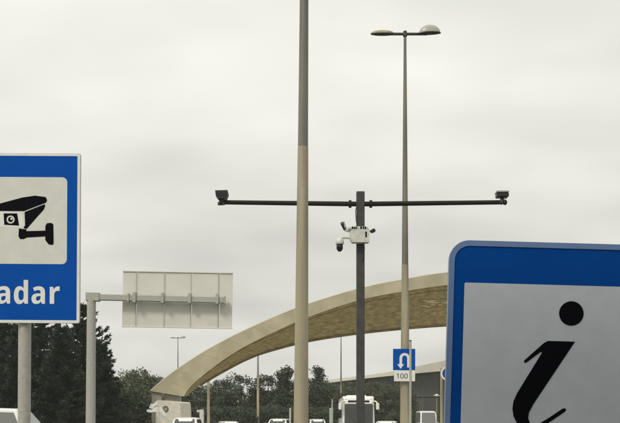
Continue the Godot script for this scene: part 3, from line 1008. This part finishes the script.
# ---------------------------------------------------------------- radar sign
func make_radar_sign() -> void:
	var d := 6.5
	var k := d / FOCAL
	var cx := 19.0
	var cy := 238.0
	var lean := -0.006
	var o := thing("radar_sign", "blue radar warning sign with a surveillance camera picture at the left edge", "sign", on_ground(20.6, d) + Vector3(0, 0.12, 0))
	o.rotation.z = lean
	var up := EYE + (HORIZON - cy) * k - 0.12
	obj("post", gtube(Vector3(0, 0, -0.06), Vector3(0, up + 0.5, -0.06), 0.041, 0.041, 24), M.galvanised, o)
	var b := Node3D.new()
	b.name = "board"
	o.add_child(b, true)
	b.position = Vector3((cx - 20.6) * k + up * sin(-lean) * -1.0 * 0.0, up, 0)
	var w := 59.0 * k
	var h := 85.0 * k
	var g := G.new()
	g.prism(rounded(-w, -h, w, h, 0.012, 3), -0.018, 0.0)
	obj("backing", g, M.galvanised, b)
	g = G.new()
	g.ring(rounded(-w + 0.001, -h + 0.001, w - 0.001, h - 0.001, 0.012, 3), rounded(-w + 0.019, -h + 0.019, w - 0.019, h - 0.019, 0.006, 3), 0.0, 0.0035)
	obj("rim", g, M.sign_white, b)
	g = G.new()
	g.prism(rounded(-w + 0.019, -h + 0.019, w - 0.019, h - 0.019, 0.006, 3), 0.0, 0.0025)
	obj("blue_face", g, M.sign_blue, b)
	g = G.new()
	g.prism(rounded((-27 - cx) * k, -(264 - cy) * k, (65 - cx) * k, -(177.2 - cy) * k, 5 * k, 6), 0.0025, 0.004)
	obj("white_panel", g, M.sign_cream, b)
	lettering("lettering", "Radar", M.sign_white, b, (-21.5 - cx) * k, (58.0 - cx) * k, -(304.2 - cy) * k, 24.2 * k, 0.0030, 600)
	# pictogram
	var pic := Node3D.new()
	pic.name = "pictogram"
	o.add_child(pic, true)
	pic.position = b.position
	var black := [
		[[-12, 206.5], [20.5, 197.6], [33, 195.7], [43.5, 197.0], [45.0, 199.8], [44.0, 202.6], [22, 211.2], [-10, 211.2]],
		[[22.6, 212.2], [42.5, 204.2], [43.2, 205.5], [41.8, 209.5], [36, 216], [24.8, 229.0], [21.6, 228.5], [23.2, 225]],
		[[17.0, 228.6], [24.6, 229.6], [24.6, 231.2], [43.4, 230.6], [43.4, 236.4], [25, 237.6], [22, 239.2], [18.4, 239.2], [16.6, 236.5]],
		[[45.0, 223.2], [49.5, 222.8], [51.4, 224.4], [51.8, 243.6], [50.4, 245.0], [46.6, 244.2], [43.4, 240.0], [43.4, 226.0]],
		[[1.6, 213.6], [15.2, 213.6], [17.2, 225.8], [2.4, 225.0]],
		[[-12, 212.3], [-10.4, 212.3], [-9.0, 226.5], [-11.0, 226.0]],
	]
	for q in black:
		g = G.new()
		g.prism(flip(q, cx, cy, k), 0.004, 0.0055)
		obj("black_shape", g, M.print_black, pic)
	g = G.new()
	g.prism(flip([[-9.2, 212.3], [20.2, 212.3], [22.4, 224.6], [20.6, 228.0], [-8.6, 226.6]], cx, cy, k), 0.004, 0.0046)
	obj("lens_face", g, M.sign_white, pic)
	g = G.new()
	g.ring(disc((8.7 - cx) * k, -(219.8 - cy) * k, 4.0 * k), disc((8.7 - cx) * k, -(219.8 - cy) * k, 2.6 * k), 0.0055, 0.0062)
	obj("lens_ring", g, M.sign_cream, pic)
	g = G.new()
	g.prism(disc((9.6 - cx) * k, -(219.0 - cy) * k, 1.2 * k, 12), 0.0055, 0.0062)
	obj("lens_glint", g, M.sign_cream, pic)
	for y in [0.28, -0.28]:
		obj("clamp", gbox(Vector3(0, up + y, -0.05), Vector3(0.12, 0.035, 0.10), 0.004), M.galvanised, o)

# ---------------------------------------------------------------- information sign
func make_info_sign() -> void:
	var d := 3.4
	var k := d / FOCAL
	var th := 0.028
	var o := thing("information_sign", "large leaning blue information sign with a black letter i, nearest on the right", "sign", Vector3.ZERO)
	# the sign's own frame: its upper left corner at pixel (449.5, 240), leaning clockwise
	var W := 212.0
	var H := 316.0
	var corner := at(449.5, 240.0, d)
	var lean := Basis(Vector3.BACK, -th)
	var centre_top := corner + lean * Vector3(W / 2 * k, 0, 0)
	var down := lean * Vector3.DOWN
	var foot := centre_top + down * ((centre_top.y - 0.12) / -down.y)
	o.position = foot
	o.rotation.z = -th
	var top := (centre_top - foot).length()
	obj("post", gtube(Vector3(0, 0, -0.06), Vector3(0, top - 0.06, -0.06), 0.038, 0.038, 24), M.galvanised, o)
	var b := Node3D.new()
	b.name = "board"
	o.add_child(b, true)
	b.position = Vector3(0, top - H / 2 * k, 0)
	var w := W / 2 * k
	var h := H / 2 * k
	var g := G.new()
	g.prism(rounded(-w, -h, w, h, 20 * k, 10), -0.02, 0.0)
	obj("backing", g, M.galvanised, b)
	g = G.new()
	g.ring(rounded(-w, -h, w, h, 20 * k, 10), rounded(-w + 5.5 * k, -h + 5.5 * k, w - 5.5 * k, h - 5.5 * k, 15 * k, 10), 0.0, 0.006)
	obj("rim", g, M.rim_grey, b)
	g = G.new()
	g.prism(rounded(-w + 5.5 * k, -h + 5.5 * k, w - 5.5 * k, h - 5.5 * k, 15 * k, 10), 0.0, 0.003)
	obj("blue_face", g, M.sign_blue, b)
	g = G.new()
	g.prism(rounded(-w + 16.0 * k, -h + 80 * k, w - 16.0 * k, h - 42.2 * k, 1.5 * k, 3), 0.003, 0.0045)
	obj("white_panel", g, M.sign_white_shade_tint, b)
	# the letter, from pixels to the sign's own frame
	var lp := func(q: Array) -> PackedVector2Array:
		var r := PackedVector2Array()
		for e in q:
			var v := Vector2(e[0] - 449.5, e[1] - 240.0).rotated(-th)
			r.append(Vector2((v.x - W / 2) * k, (H / 2 - v.y) * k))
		return r
	var stem := [[574.4, 341.8], [547.5, 341.0], [543.5, 343.0], [524.4, 360.0], [523.4, 361.6], [524.2, 363.0], [526.0, 362.6], [540.0, 352.2], [541.6, 352.6], [516.5, 393.5], [513.0, 401.5], [512.0, 409.0], [513.2, 416.5], [517.0, 424.0], [523.0, 429.0], [530.5, 430.5], [539.5, 428.0], [549.0, 422.2], [564.5, 411.6], [565.6, 409.6], [564.2, 408.2], [562.2, 408.6], [546.0, 419.4], [538.5, 423.6], [533.0, 424.6], [529.2, 422.6], [527.6, 418.0], [528.6, 412.4], [533.0, 404.0]]
	g = G.new()
	g.prism(lp.call(stem), 0.0045, 0.006)
	obj("letter_stem", g, M.print_black, b)
	var dot := []
	for q in disc(570.8, 313.6, 12.2, 36):
		dot.append([q.x, q.y])
	g = G.new()
	g.prism(lp.call(dot), 0.0045, 0.006)
	obj("letter_dot", g, M.print_black, b)
	for y in [0.2, 0.75]:
		obj("clamp", gbox(Vector3(0, top - y, -0.055), Vector3(0.12, 0.035, 0.11), 0.004), M.galvanised, o)

# ---------------------------------------------------------------- small signs
func make_small_signs() -> void:
	var d := 24.8
	var k := d / FOCAL
	var o := thing("turning_sign", "small blue turning arrow sign above a white 100 plate on the lamp pole", "sign", at(404, 381, d))
	var p := func(q: Array) -> PackedVector2Array: return flip(q, 404.0, 381.0, k)
	var g := G.new()
	g.prism(p.call([[393, 348.8], [415.2, 348.8], [415.2, 370.2], [393, 370.2]]), -0.012, 0.0)
	obj("blue_plate", g, M.sign_blue, o)
	g = G.new()
	g.prism(p.call([[394, 370.4], [415, 370.4], [415, 381.2], [394, 381.2]]), -0.012, 0.0)
	obj("distance_plate", g, M.sign_white, o)
	# arrow: up the right, over and down the left
	var arrow := []
	var cx := 404.6
	var cy := 358.2
	for i in 13:
		var t := PI * i / 12
		arrow.append([cx + cos(t) * 5.2, cy - sin(t) * 5.2])
	arrow.append_array([[399.4, 364.2], [397.2, 364.2], [400.7, 368.8], [404.0, 364.2], [402.0, 364.2]])
	for i in range(12, -1, -1):
		var t := PI * i / 12
		arrow.append([cx + cos(t) * 2.5, cy - sin(t) * 2.7])
	arrow.append_array([[407.1, 367.5], [409.8, 367.5]])
	g = G.new()
	g.prism(p.call(arrow), 0.0005, 0.002)
	obj("arrow", g, M.sign_white, o)
	lettering("lettering", "100", M.print_black, o, (396.6 - 404) * k, (407.6 - 404) * k, -(378.6 - 381) * k, 5.2 * k, 0.001, 500)
	for y in [14.0, 28.0]:
		obj("clamp", gbox(Vector3(0.02, y * k, -0.04), Vector3(0.22, 0.03, 0.05), 0.004), M.galvanised, o)

	var t := thing("thin_post", "thin bare grey metal tube standing in front of the turning sign", "post", on_ground(410.4, 20) + Vector3(0, 0.12, 0))
	obj("tube", gtube(Vector3.ZERO, Vector3(0, EYE + (HORIZON - 341) * 0.02 - 0.12, 0), 0.026, 0.022, 14), M.galvanised, t)
	obj("cap", gtube(Vector3(0, EYE + (HORIZON - 341) * 0.02 - 0.12, 0), Vector3(0, EYE + (HORIZON - 340) * 0.02 - 0.12, 0), 0.027, 0.018, 12), M.black_plastic, t)

	var r := thing("round_sign", "round white-rimmed sign on a pale post peeking out left of the information sign", "sign", on_ground(441.6, 40))
	obj("post", gtube(Vector3(0, 0, -0.05), Vector3(0, EYE + (HORIZON - 368) * 0.04, -0.05), 0.055, 0.055, 14), M.beige_paint, r)
	var cc := Vector3(0.26, EYE + (HORIZON - 373.5) * 0.04, 0)
	g = G.new()
	g.ring(disc(cc.x, cc.y, 0.30), disc(cc.x, cc.y, 0.235), 0.0, 0.012)
	obj("rim", g, M.sign_white, r)
	g = G.new()
	g.prism(disc(cc.x, cc.y, 0.296), -0.012, 0.004)
	obj("disc", g, M.sign_blue, r)
	obj("bracket", gbox(Vector3(0.10, cc.y, -0.03), Vector3(0.3, 0.05, 0.035), 0.004), M.galvanised, r)

# ---------------------------------------------------------------- vehicles
func section(s: Array, sill: float) -> Array:
	# s = [z, half width, belt, roof, half roof]
	var w: float = s[1]; var belt: float = s[2]; var roof: float = s[3]; var wr: float = s[4]
	var half := [Vector2(w * 0.93, sill), Vector2(w, sill + 0.18), Vector2(w, belt - 0.08), Vector2(w * 0.985, belt), Vector2(wr, roof - 0.07), Vector2(wr - 0.07, roof - 0.015), Vector2(wr * 0.5, roof)]
	if roof - belt < 0.12:
		half[4] = Vector2(w * 0.96, belt + (roof - belt) * 0.5)
		half[5] = Vector2(w * 0.88, roof - 0.004)
	var p := []
	for q in half:
		p.append(Vector3(q.x, q.y, s[0]))
	for i in range(half.size() - 1, -1, -1):
		p.append(Vector3(-half[i].x, half[i].y, s[0]))
	return p

func shell(st: Array, sill: float) -> G:
	var g := G.new()
	for i in st.size() - 1:
		var a := section(st[i], sill)
		var b := section(st[i + 1], sill)
		for j in a.size():
			var j2 := (j + 1) % a.size()
			var mid: Vector3 = (a[j] + a[j2] + b[j] + b[j2]) / 4.0
			var cen := Vector3(0, (st[i][2] + sill) / 2, mid.z)
			var out := mid - cen
			if mid.y > st[i][2] - 0.01:
				out += Vector3(0, 0.5, 0)
			g.quad(a[j], a[j2], b[j2], b[j], out)
	for e in [0, st.size() - 1]:
		var a := section(st[e], sill)
		var c := Vector3(0, (st[e][2] + sill) / 2, st[e][0])
		for j in a.size():
			g.tri_out(c, a[j], a[(j + 1) % a.size()], Vector3(0, 0, 1.0 if e == 0 else -1.0))
	return g

func wheel(o: Node3D, p: Vector3, r: float, side: float) -> void:
	var w := Node3D.new()
	w.name = "wheel"
	o.add_child(w, true)
	w.position = p
	var g := G.new()
	g.tube(Vector3(-0.1, 0, 0), Vector3(0.1, 0, 0), r, r, 24)
	obj("tyre", g, M.tyre, w)
	g = G.new()
	g.tube(Vector3(side * 0.095, 0, 0), Vector3(side * 0.108, 0, 0), r * 0.62, r * 0.55, 16)
	obj("rim", g, M.steel, w)

func strip_pane(a: Vector3, b: Vector3, c: Vector3, d: Vector3, out: Vector3) -> G:
	var g := G.new()
	var o := out.normalized() * 0.012
	g.quad(a + o, b + o, c + o, d + o, out)
	var q := [a, b, c, d]
	for i in 4:
		var e: Vector3 = q[i]
		var f: Vector3 = q[(i + 1) % 4]
		g.quad(e, f, f + o, e + o, (e + f) / 2 - (a + b + c + d) / 4)
	return g

func car(o: Node3D, st: Array, sill: float, cowl: int, rf: int, rr: int, tail: int, wheels: Array, glass: Material) -> void:
	# st runs from the front (+z) to the back; windscreen from station cowl to rf, rear window rr to tail
	obj("body", shell(st, sill), M.car_white, o)
	var pane := func(i: int, j: int, called: String) -> void:
		var lo: Array = st[i]; var hi: Array = st[j]
		var wl: float = lo[4] if lo[3] - lo[2] >= 0.12 else lo[1] * 0.86
		var a := Vector3(-wl + 0.05, lo[3] + 0.0, lo[0]); var b := Vector3(wl - 0.05, lo[3] + 0.0, lo[0])
		var c := Vector3(hi[4] - 0.10, hi[3] - 0.02, hi[0]); var d := Vector3(-hi[4] + 0.10, hi[3] - 0.02, hi[0])
		a = a.lerp(d, 0.06); b = b.lerp(c, 0.06); c = c.lerp(b, 0.07); d = d.lerp(a, 0.07)
		obj(called, strip_pane(a, b, c, d, Vector3(0, 0.5, 1.0 if i < j else -1.0)), glass, o)
	pane.call(cowl, rf, "windscreen")
	pane.call(tail, rr, "rear_window")
	for s in [-1.0, 1.0]:
		var prev := rf
		for j in range(rf + 1, rr + 1):
			var A: Array = st[prev]; var B: Array = st[j]
			var p := func(S: Array, f: float, z: float) -> Vector3: return Vector3(s * lerpf(S[1] * 0.985, S[4], f), lerpf(S[2], S[3] - 0.07, f), z)
			var za: float = A[0] - 0.06
			var zb: float = B[0] + 0.06
			var lead := 0.25 if prev == rf else 0.0
			obj("side_window", strip_pane(p.call(A, 0.08, za + lead), p.call(B, 0.08, zb), p.call(B, 0.92, zb), p.call(A, 0.92, za), Vector3(s, 0.15, 0)), glass, o)
			prev = j
		var c: Array = st[rf]
		obj("mirror", gbox(Vector3(s * (st[cowl][1] + 0.10), st[cowl][2] + 0.12, c[0] + 0.25), Vector3(0.2, 0.15, 0.09), 0.03), M.car_white, o)
		var f: Array = st[1]
		obj("headlight", gbox(Vector3(s * (f[1] - 0.2), f[2] - 0.12, st[0][0] + 0.005), Vector3(0.28, 0.14, 0.05), 0.02), M.light_clear, o)
		for wz in wheels:
			wheel(o, Vector3(s * (st[2][1] - 0.10), 0.33, wz), 0.33, s)
	obj("grille", gbox(Vector3(0, sill + 0.22, st[0][0] + 0.004), Vector3(0.8, 0.16, 0.03), 0.01), M.black_plastic, o)
	obj("plate", gbox(Vector3(0, sill + 0.06, st[0][0] + 0.012), Vector3(0.5, 0.1, 0.02), 0.004), M.sign_white, o)

func van_stations(h: float, w: float) -> Array:
	return [[2.25, w * 0.86, 0.80, 0.82, w * 0.7], [2.15, w * 0.95, 0.92, 0.95, w * 0.8], [1.45, w, 1.02, 1.06, w * 0.85], [0.75, w, 1.05, h - 0.04, w * 0.76], [-0.3, w, 1.05, h, w * 0.80], [-1.3, w, 1.05, h, w * 0.80], [-2.1, w, 1.05, h - 0.05, w * 0.77], [-2.3, w * 0.96, 1.0, 1.06, w * 0.75]]

func make_vehicles() -> void:
	var g := "white vehicles along the bottom edge"
	var wh := [1.45, -1.35]
	# side-on at the left edge
	var a := thing("passenger_van", "white people carrier side-on behind the radar sign post at the bottom left", "van", on_ground(-12, 30), g)
	a.rotation.y = PI / 2
	var st := van_stations(EYE + (HORIZON - 407.5) * 0.03, 0.92)
	st[2][0] = 1.62
	st[3][0] = 1.05
	car(a, st, 0.28, 2, 3, 6, 7, wh, M.car_grey_glass)
	var list := [
		[186.5, 54, 417.3, 0.78, 0.03, "white van facing us in front of the pale concrete block"],
		[279, 80, 418.6, 0.86, -0.1, "white car whose roof shows just left of the big beige pole"],
		[317, 82, 419.0, 0.78, 0.05, "white car whose roof shows between the big beige pole and the coach"],
		[229, 78, 421.2, 0.85, 0.2, "white car with only a sliver of roof showing below the trees"],
		[386, 70, 421.0, 0.85, -0.15, "pale car roof just right of the coach"],
	]
	for q in list:
		var o := thing("white_car", q[5], "car", on_ground(q[0], q[1]), g)
		o.rotation.y = q[4]
		car(o, van_stations(EYE + (HORIZON - q[2]) * q[1] / FOCAL, q[3]), 0.28, 2, 3, 6, 7, wh, M.car_glass)
	# minibus
	var m := thing("minibus", "distant white minibus with a grey windscreen right of the lamp pole", "minibus", on_ground(426.5, 108), g)
	var h := EYE + (HORIZON - 411) * 0.108
	car(m, [[2.6, 0.80, 1.0, 1.02, 0.8], [2.5, 0.90, 1.15, 1.2, 0.8], [2.1, 0.95, 1.25, 1.3, 0.85], [1.6, 0.95, 1.3, h - 0.1, 0.80], [0.2, 0.95, 1.3, h, 0.84], [-1.4, 0.95, 1.3, h, 0.84], [-2.8, 0.95, 1.3, h - 0.02, 0.84], [-2.9, 0.93, 1.25, 1.3, 0.8]], 0.3, 2, 3, 6, 7, [1.7, -1.8], M.car_grey_glass)
	make_coach()

func make_coach() -> void:
	var d := 75.0
	var o := thing("coach", "white coach facing us with big white mirrors, half hidden by the dark mast", "coach", on_ground(358.6, d))
	var h := EYE + (HORIZON - 395.6) * d / FOCAL
	var w := 1.25
	var st := [[0.10, w * 0.90, 1.35, h - 0.55, w * 0.80], [0.0, w * 0.97, 1.4, h - 0.22, w * 0.88], [-0.35, w, 1.4, h - 0.05, w * 0.93], [-1.2, w, 1.4, h, w * 0.95], [-6.0, w, 1.4, h, w * 0.95], [-11.0, w, 1.4, h, w * 0.95], [-11.6, w * 0.97, 1.4, h - 0.2, w * 0.9]]
	obj("body", shell(st, 0.3), M.car_white, o)
	var g := G.new()
	g.prism(rounded(-1.06, 1.25, 1.06, h - 0.62, 0.10, 5), 0.11, 0.135)
	obj("windscreen", g, M.car_glass, o)
	obj("screen_divider", gbox(Vector3(0, (h + 0.6) / 2, 0.14), Vector3(0.05, h - 1.9, 0.02), 0.004), M.black_plastic, o)
	g = G.new()
	g.prism(rounded(-0.8, h - 0.56, 0.8, h - 0.36, 0.04, 4), -0.04, 0.09)
	obj("destination_display", g, M.black_glass, o)
	for s in [-1.0, 1.0]:
		var mg := G.new()
		mg.path([Vector3(s * 1.0, h - 0.45, 0.0), Vector3(s * 1.22, h - 0.42, 0.25), Vector3(s * 1.38, h - 0.55, 0.35)], 0.05, 8)
		var mm := obj("mirror", mg, M.car_white, o)
		obj("mirror_shell", gbox(Vector3(s * 1.40, h - 0.82, 0.36), Vector3(0.24, 0.5, 0.16), 0.05), M.car_white, mm)
		obj("wiper", gtube(Vector3(s * 0.1, 1.3, 0.16), Vector3(s * 0.75, 1.95, 0.15), 0.015, 0.01, 6), M.black_plastic, o)
		obj("headlight", gbox(Vector3(s * 0.85, 0.75, 0.10), Vector3(0.36, 0.2, 0.06), 0.03), M.light_clear, o)
		obj("indicator", gbox(Vector3(s * 1.08, 0.78, 0.05), Vector3(0.12, 0.16, 0.06), 0.02), M.amber, o)
		for i in 7:
			obj("side_window", gbox(Vector3(s * 1.195, 2.3, -1.9 - i * 1.42), Vector3(0.05, 1.05, 1.34), 0.01, Basis(Vector3.BACK, s * 0.05)), M.car_glass, o)
		for z in [-2.6, -8.6]:
			wheel(o, Vector3(s * 1.13, 0.5, z), 0.5, s)
		obj("marker_lamp", gbox(Vector3(s * 0.95, h - 0.25, 0.0), Vector3(0.12, 0.05, 0.04), 0.01), M.amber, o)
	obj("air_conditioner", gbox(Vector3(0, h + 0.05, -5.0), Vector3(1.6, 0.18, 2.4), 0.06), M.car_white, o)
	obj("bumper", gbox(Vector3(0, 0.45, 0.12), Vector3(2.2, 0.3, 0.12), 0.04), M.car_white, o)
	obj("number_plate", gbox(Vector3(0, 0.48, 0.19), Vector3(0.52, 0.12, 0.02), 0.003), M.sign_white, o)

# ---------------------------------------------------------------- small posts
func make_small_posts() -> void:
	# pennants by the arch foot
	var d := 57.0
	var k := d / FOCAL
	var o := thing("pennant_pole", "slim white pole with ragged white pennants beside the foot of the arch", "flag", on_ground(158.6, d))
	var top := EYE + (HORIZON - 403.0) * k
	obj("pole", gtube(Vector3.ZERO, Vector3(0, top, 0), 0.045, 0.035, 10), M.white_plastic, o)
	var fl := [[0.0, 0.50, 0.26, 0.4, 0.45], [-0.17, 0.56, 0.25, -0.3, 0.25], [-0.36, 0.66, 0.28, 0.15, 0.25]]
	for f in fl:
		var g := G.new()
		var n := 8
		for i in n:
			for s in [-1.0, 1.0]:
				var u0 := float(i) / n
				var u1 := float(i + 1) / n
				var p := func(u: float, e: float, z: float) -> Vector3:
					var hw: float = f[2] * 0.5 * (1.0 - 0.6 * u) * (1.0 + 0.25 * sin(u * 9.0))
					return Basis(Vector3.UP, f[3]) * Vector3(-u * f[1], top + f[0] + e * hw - 0.35 * u * f[1] * f[4] * 2.0 + 0.03 * sin(u * 8.0), 0.05 * sin(u * 7.0) + z)
				g.quad(p.call(u0, -1, s * 0.008), p.call(u1, -1, s * 0.008), p.call(u1, 1, s * 0.008), p.call(u0, 1, s * 0.008), Vector3(0, 0, s))
		obj("pennant", g, M.sign_white, o)
	var tail := G.new()
	tail.prism(PackedVector2Array([Vector2(0, -0.02), Vector2(0.2, -0.18), Vector2(0.42, -0.52), Vector2(0.36, -0.66), Vector2(0.14, -0.44), Vector2(0, -0.34)]), -0.01, 0.01, Transform3D(Basis(Vector3.UP, 0.3), Vector3(0, top - 0.1, 0)))
	obj("pennant", tail, M.sign_white, o)

	var c := thing("barrier_cabinet", "white post with a short hooked top right of the white van", "post", on_ground(201.8, 60))
	var ht := EYE + (HORIZON - 409.6) * 0.06
	obj("column", gbox(Vector3(0, ht / 2, 0), Vector3(0.25, ht, 0.25), 0.03), M.white_plastic, c)
	obj("hook", gbox(Vector3(-0.20, ht - 0.10, 0), Vector3(0.18, 0.14, 0.2), 0.03), M.white_plastic, c)
	obj("foot", gbox(Vector3(0, 0.05, 0), Vector3(0.4, 0.1, 0.4), 0.02), M.concrete_grey, c)

	var b := thing("slim_post", "slim beige brown post standing under the left leg of the arch", "post", on_ground(208.5, 76))
	obj("shaft", gtube(Vector3.ZERO, Vector3(0, 5.2, 0), 0.115, 0.10, 14), M.beige_paint, b)
	obj("cap", gtube(Vector3(0, 5.2, 0), Vector3(0, 5.28, 0), 0.12, 0.08, 14), M.grey_paint, b)
	obj("base_plate", gbox(Vector3(0, 0.02, 0), Vector3(0.4, 0.04, 0.4), 0.01), M.galvanised, b)

	var w := thing("marker_post", "thin white marker post just left of the big beige pole", "post", on_ground(290.2, 45))
	obj("shaft", gtube(Vector3.ZERO, Vector3(0, EYE + (HORIZON - 408) * 0.045, 0), 0.04, 0.036, 12), M.white_plastic, w)
	obj("base", gtube(Vector3.ZERO, Vector3(0, 0.06, 0), 0.12, 0.09, 14), M.black_plastic, w)

	var e := thing("pale_column", "pale grey green column with a thin rod on top left of the coach", "post", on_ground(331.2, 70))
	var he := EYE + (HORIZON - 408) * 0.07
	obj("column", gbox(Vector3(0, he / 2, 0), Vector3(0.26, he, 0.22), 0.04), M.pale_green, e)
	obj("rod", gtube(Vector3(0.06, he, 0), Vector3(0.08, EYE + (HORIZON - 399) * 0.07, 0), 0.055, 0.035, 10), M.pale_green, e)
	obj("foot", gbox(Vector3(0, 0.04, 0), Vector3(0.4, 0.08, 0.36), 0.02), M.concrete_grey, e)

	var bl := thing("dark_bollard", "black bollard at the foot of the distant lamp pole under the arch", "bollard", on_ground(257.2, 66))
	var hb := EYE + (HORIZON - 417.8) * 0.066
	obj("shaft", gtube(Vector3.ZERO, Vector3(0, hb, 0), 0.10, 0.09, 14), M.black_plastic, bl)
	var g := G.new()
	g.ellipsoid(Vector3(0, hb, 0), Vector3(0.115, 0.10, 0.115))
	obj("head", g, M.black_plastic, bl)

	var l := thing("globe_lamp", "small white globe lamp on a thin pole above the distant minibus", "street lamp", on_ground(436.6, 92))
	var hl := EYE + (HORIZON - 395.5) * 0.092
	obj("pole", gtube(Vector3.ZERO, Vector3(0, hl, 0), 0.04, 0.03, 10), M.beige_paint, l)
	g = G.new()
	g.ellipsoid(Vector3(0, hl, 0), Vector3(0.2, 0.14, 0.2))
	obj("globe", g, M.white_plastic, l)
	obj("arm", gtube(Vector3(-0.3, hl - 0.02, 0), Vector3(0.3, hl - 0.02, 0), 0.03, 0.03, 8), M.white_plastic, l)
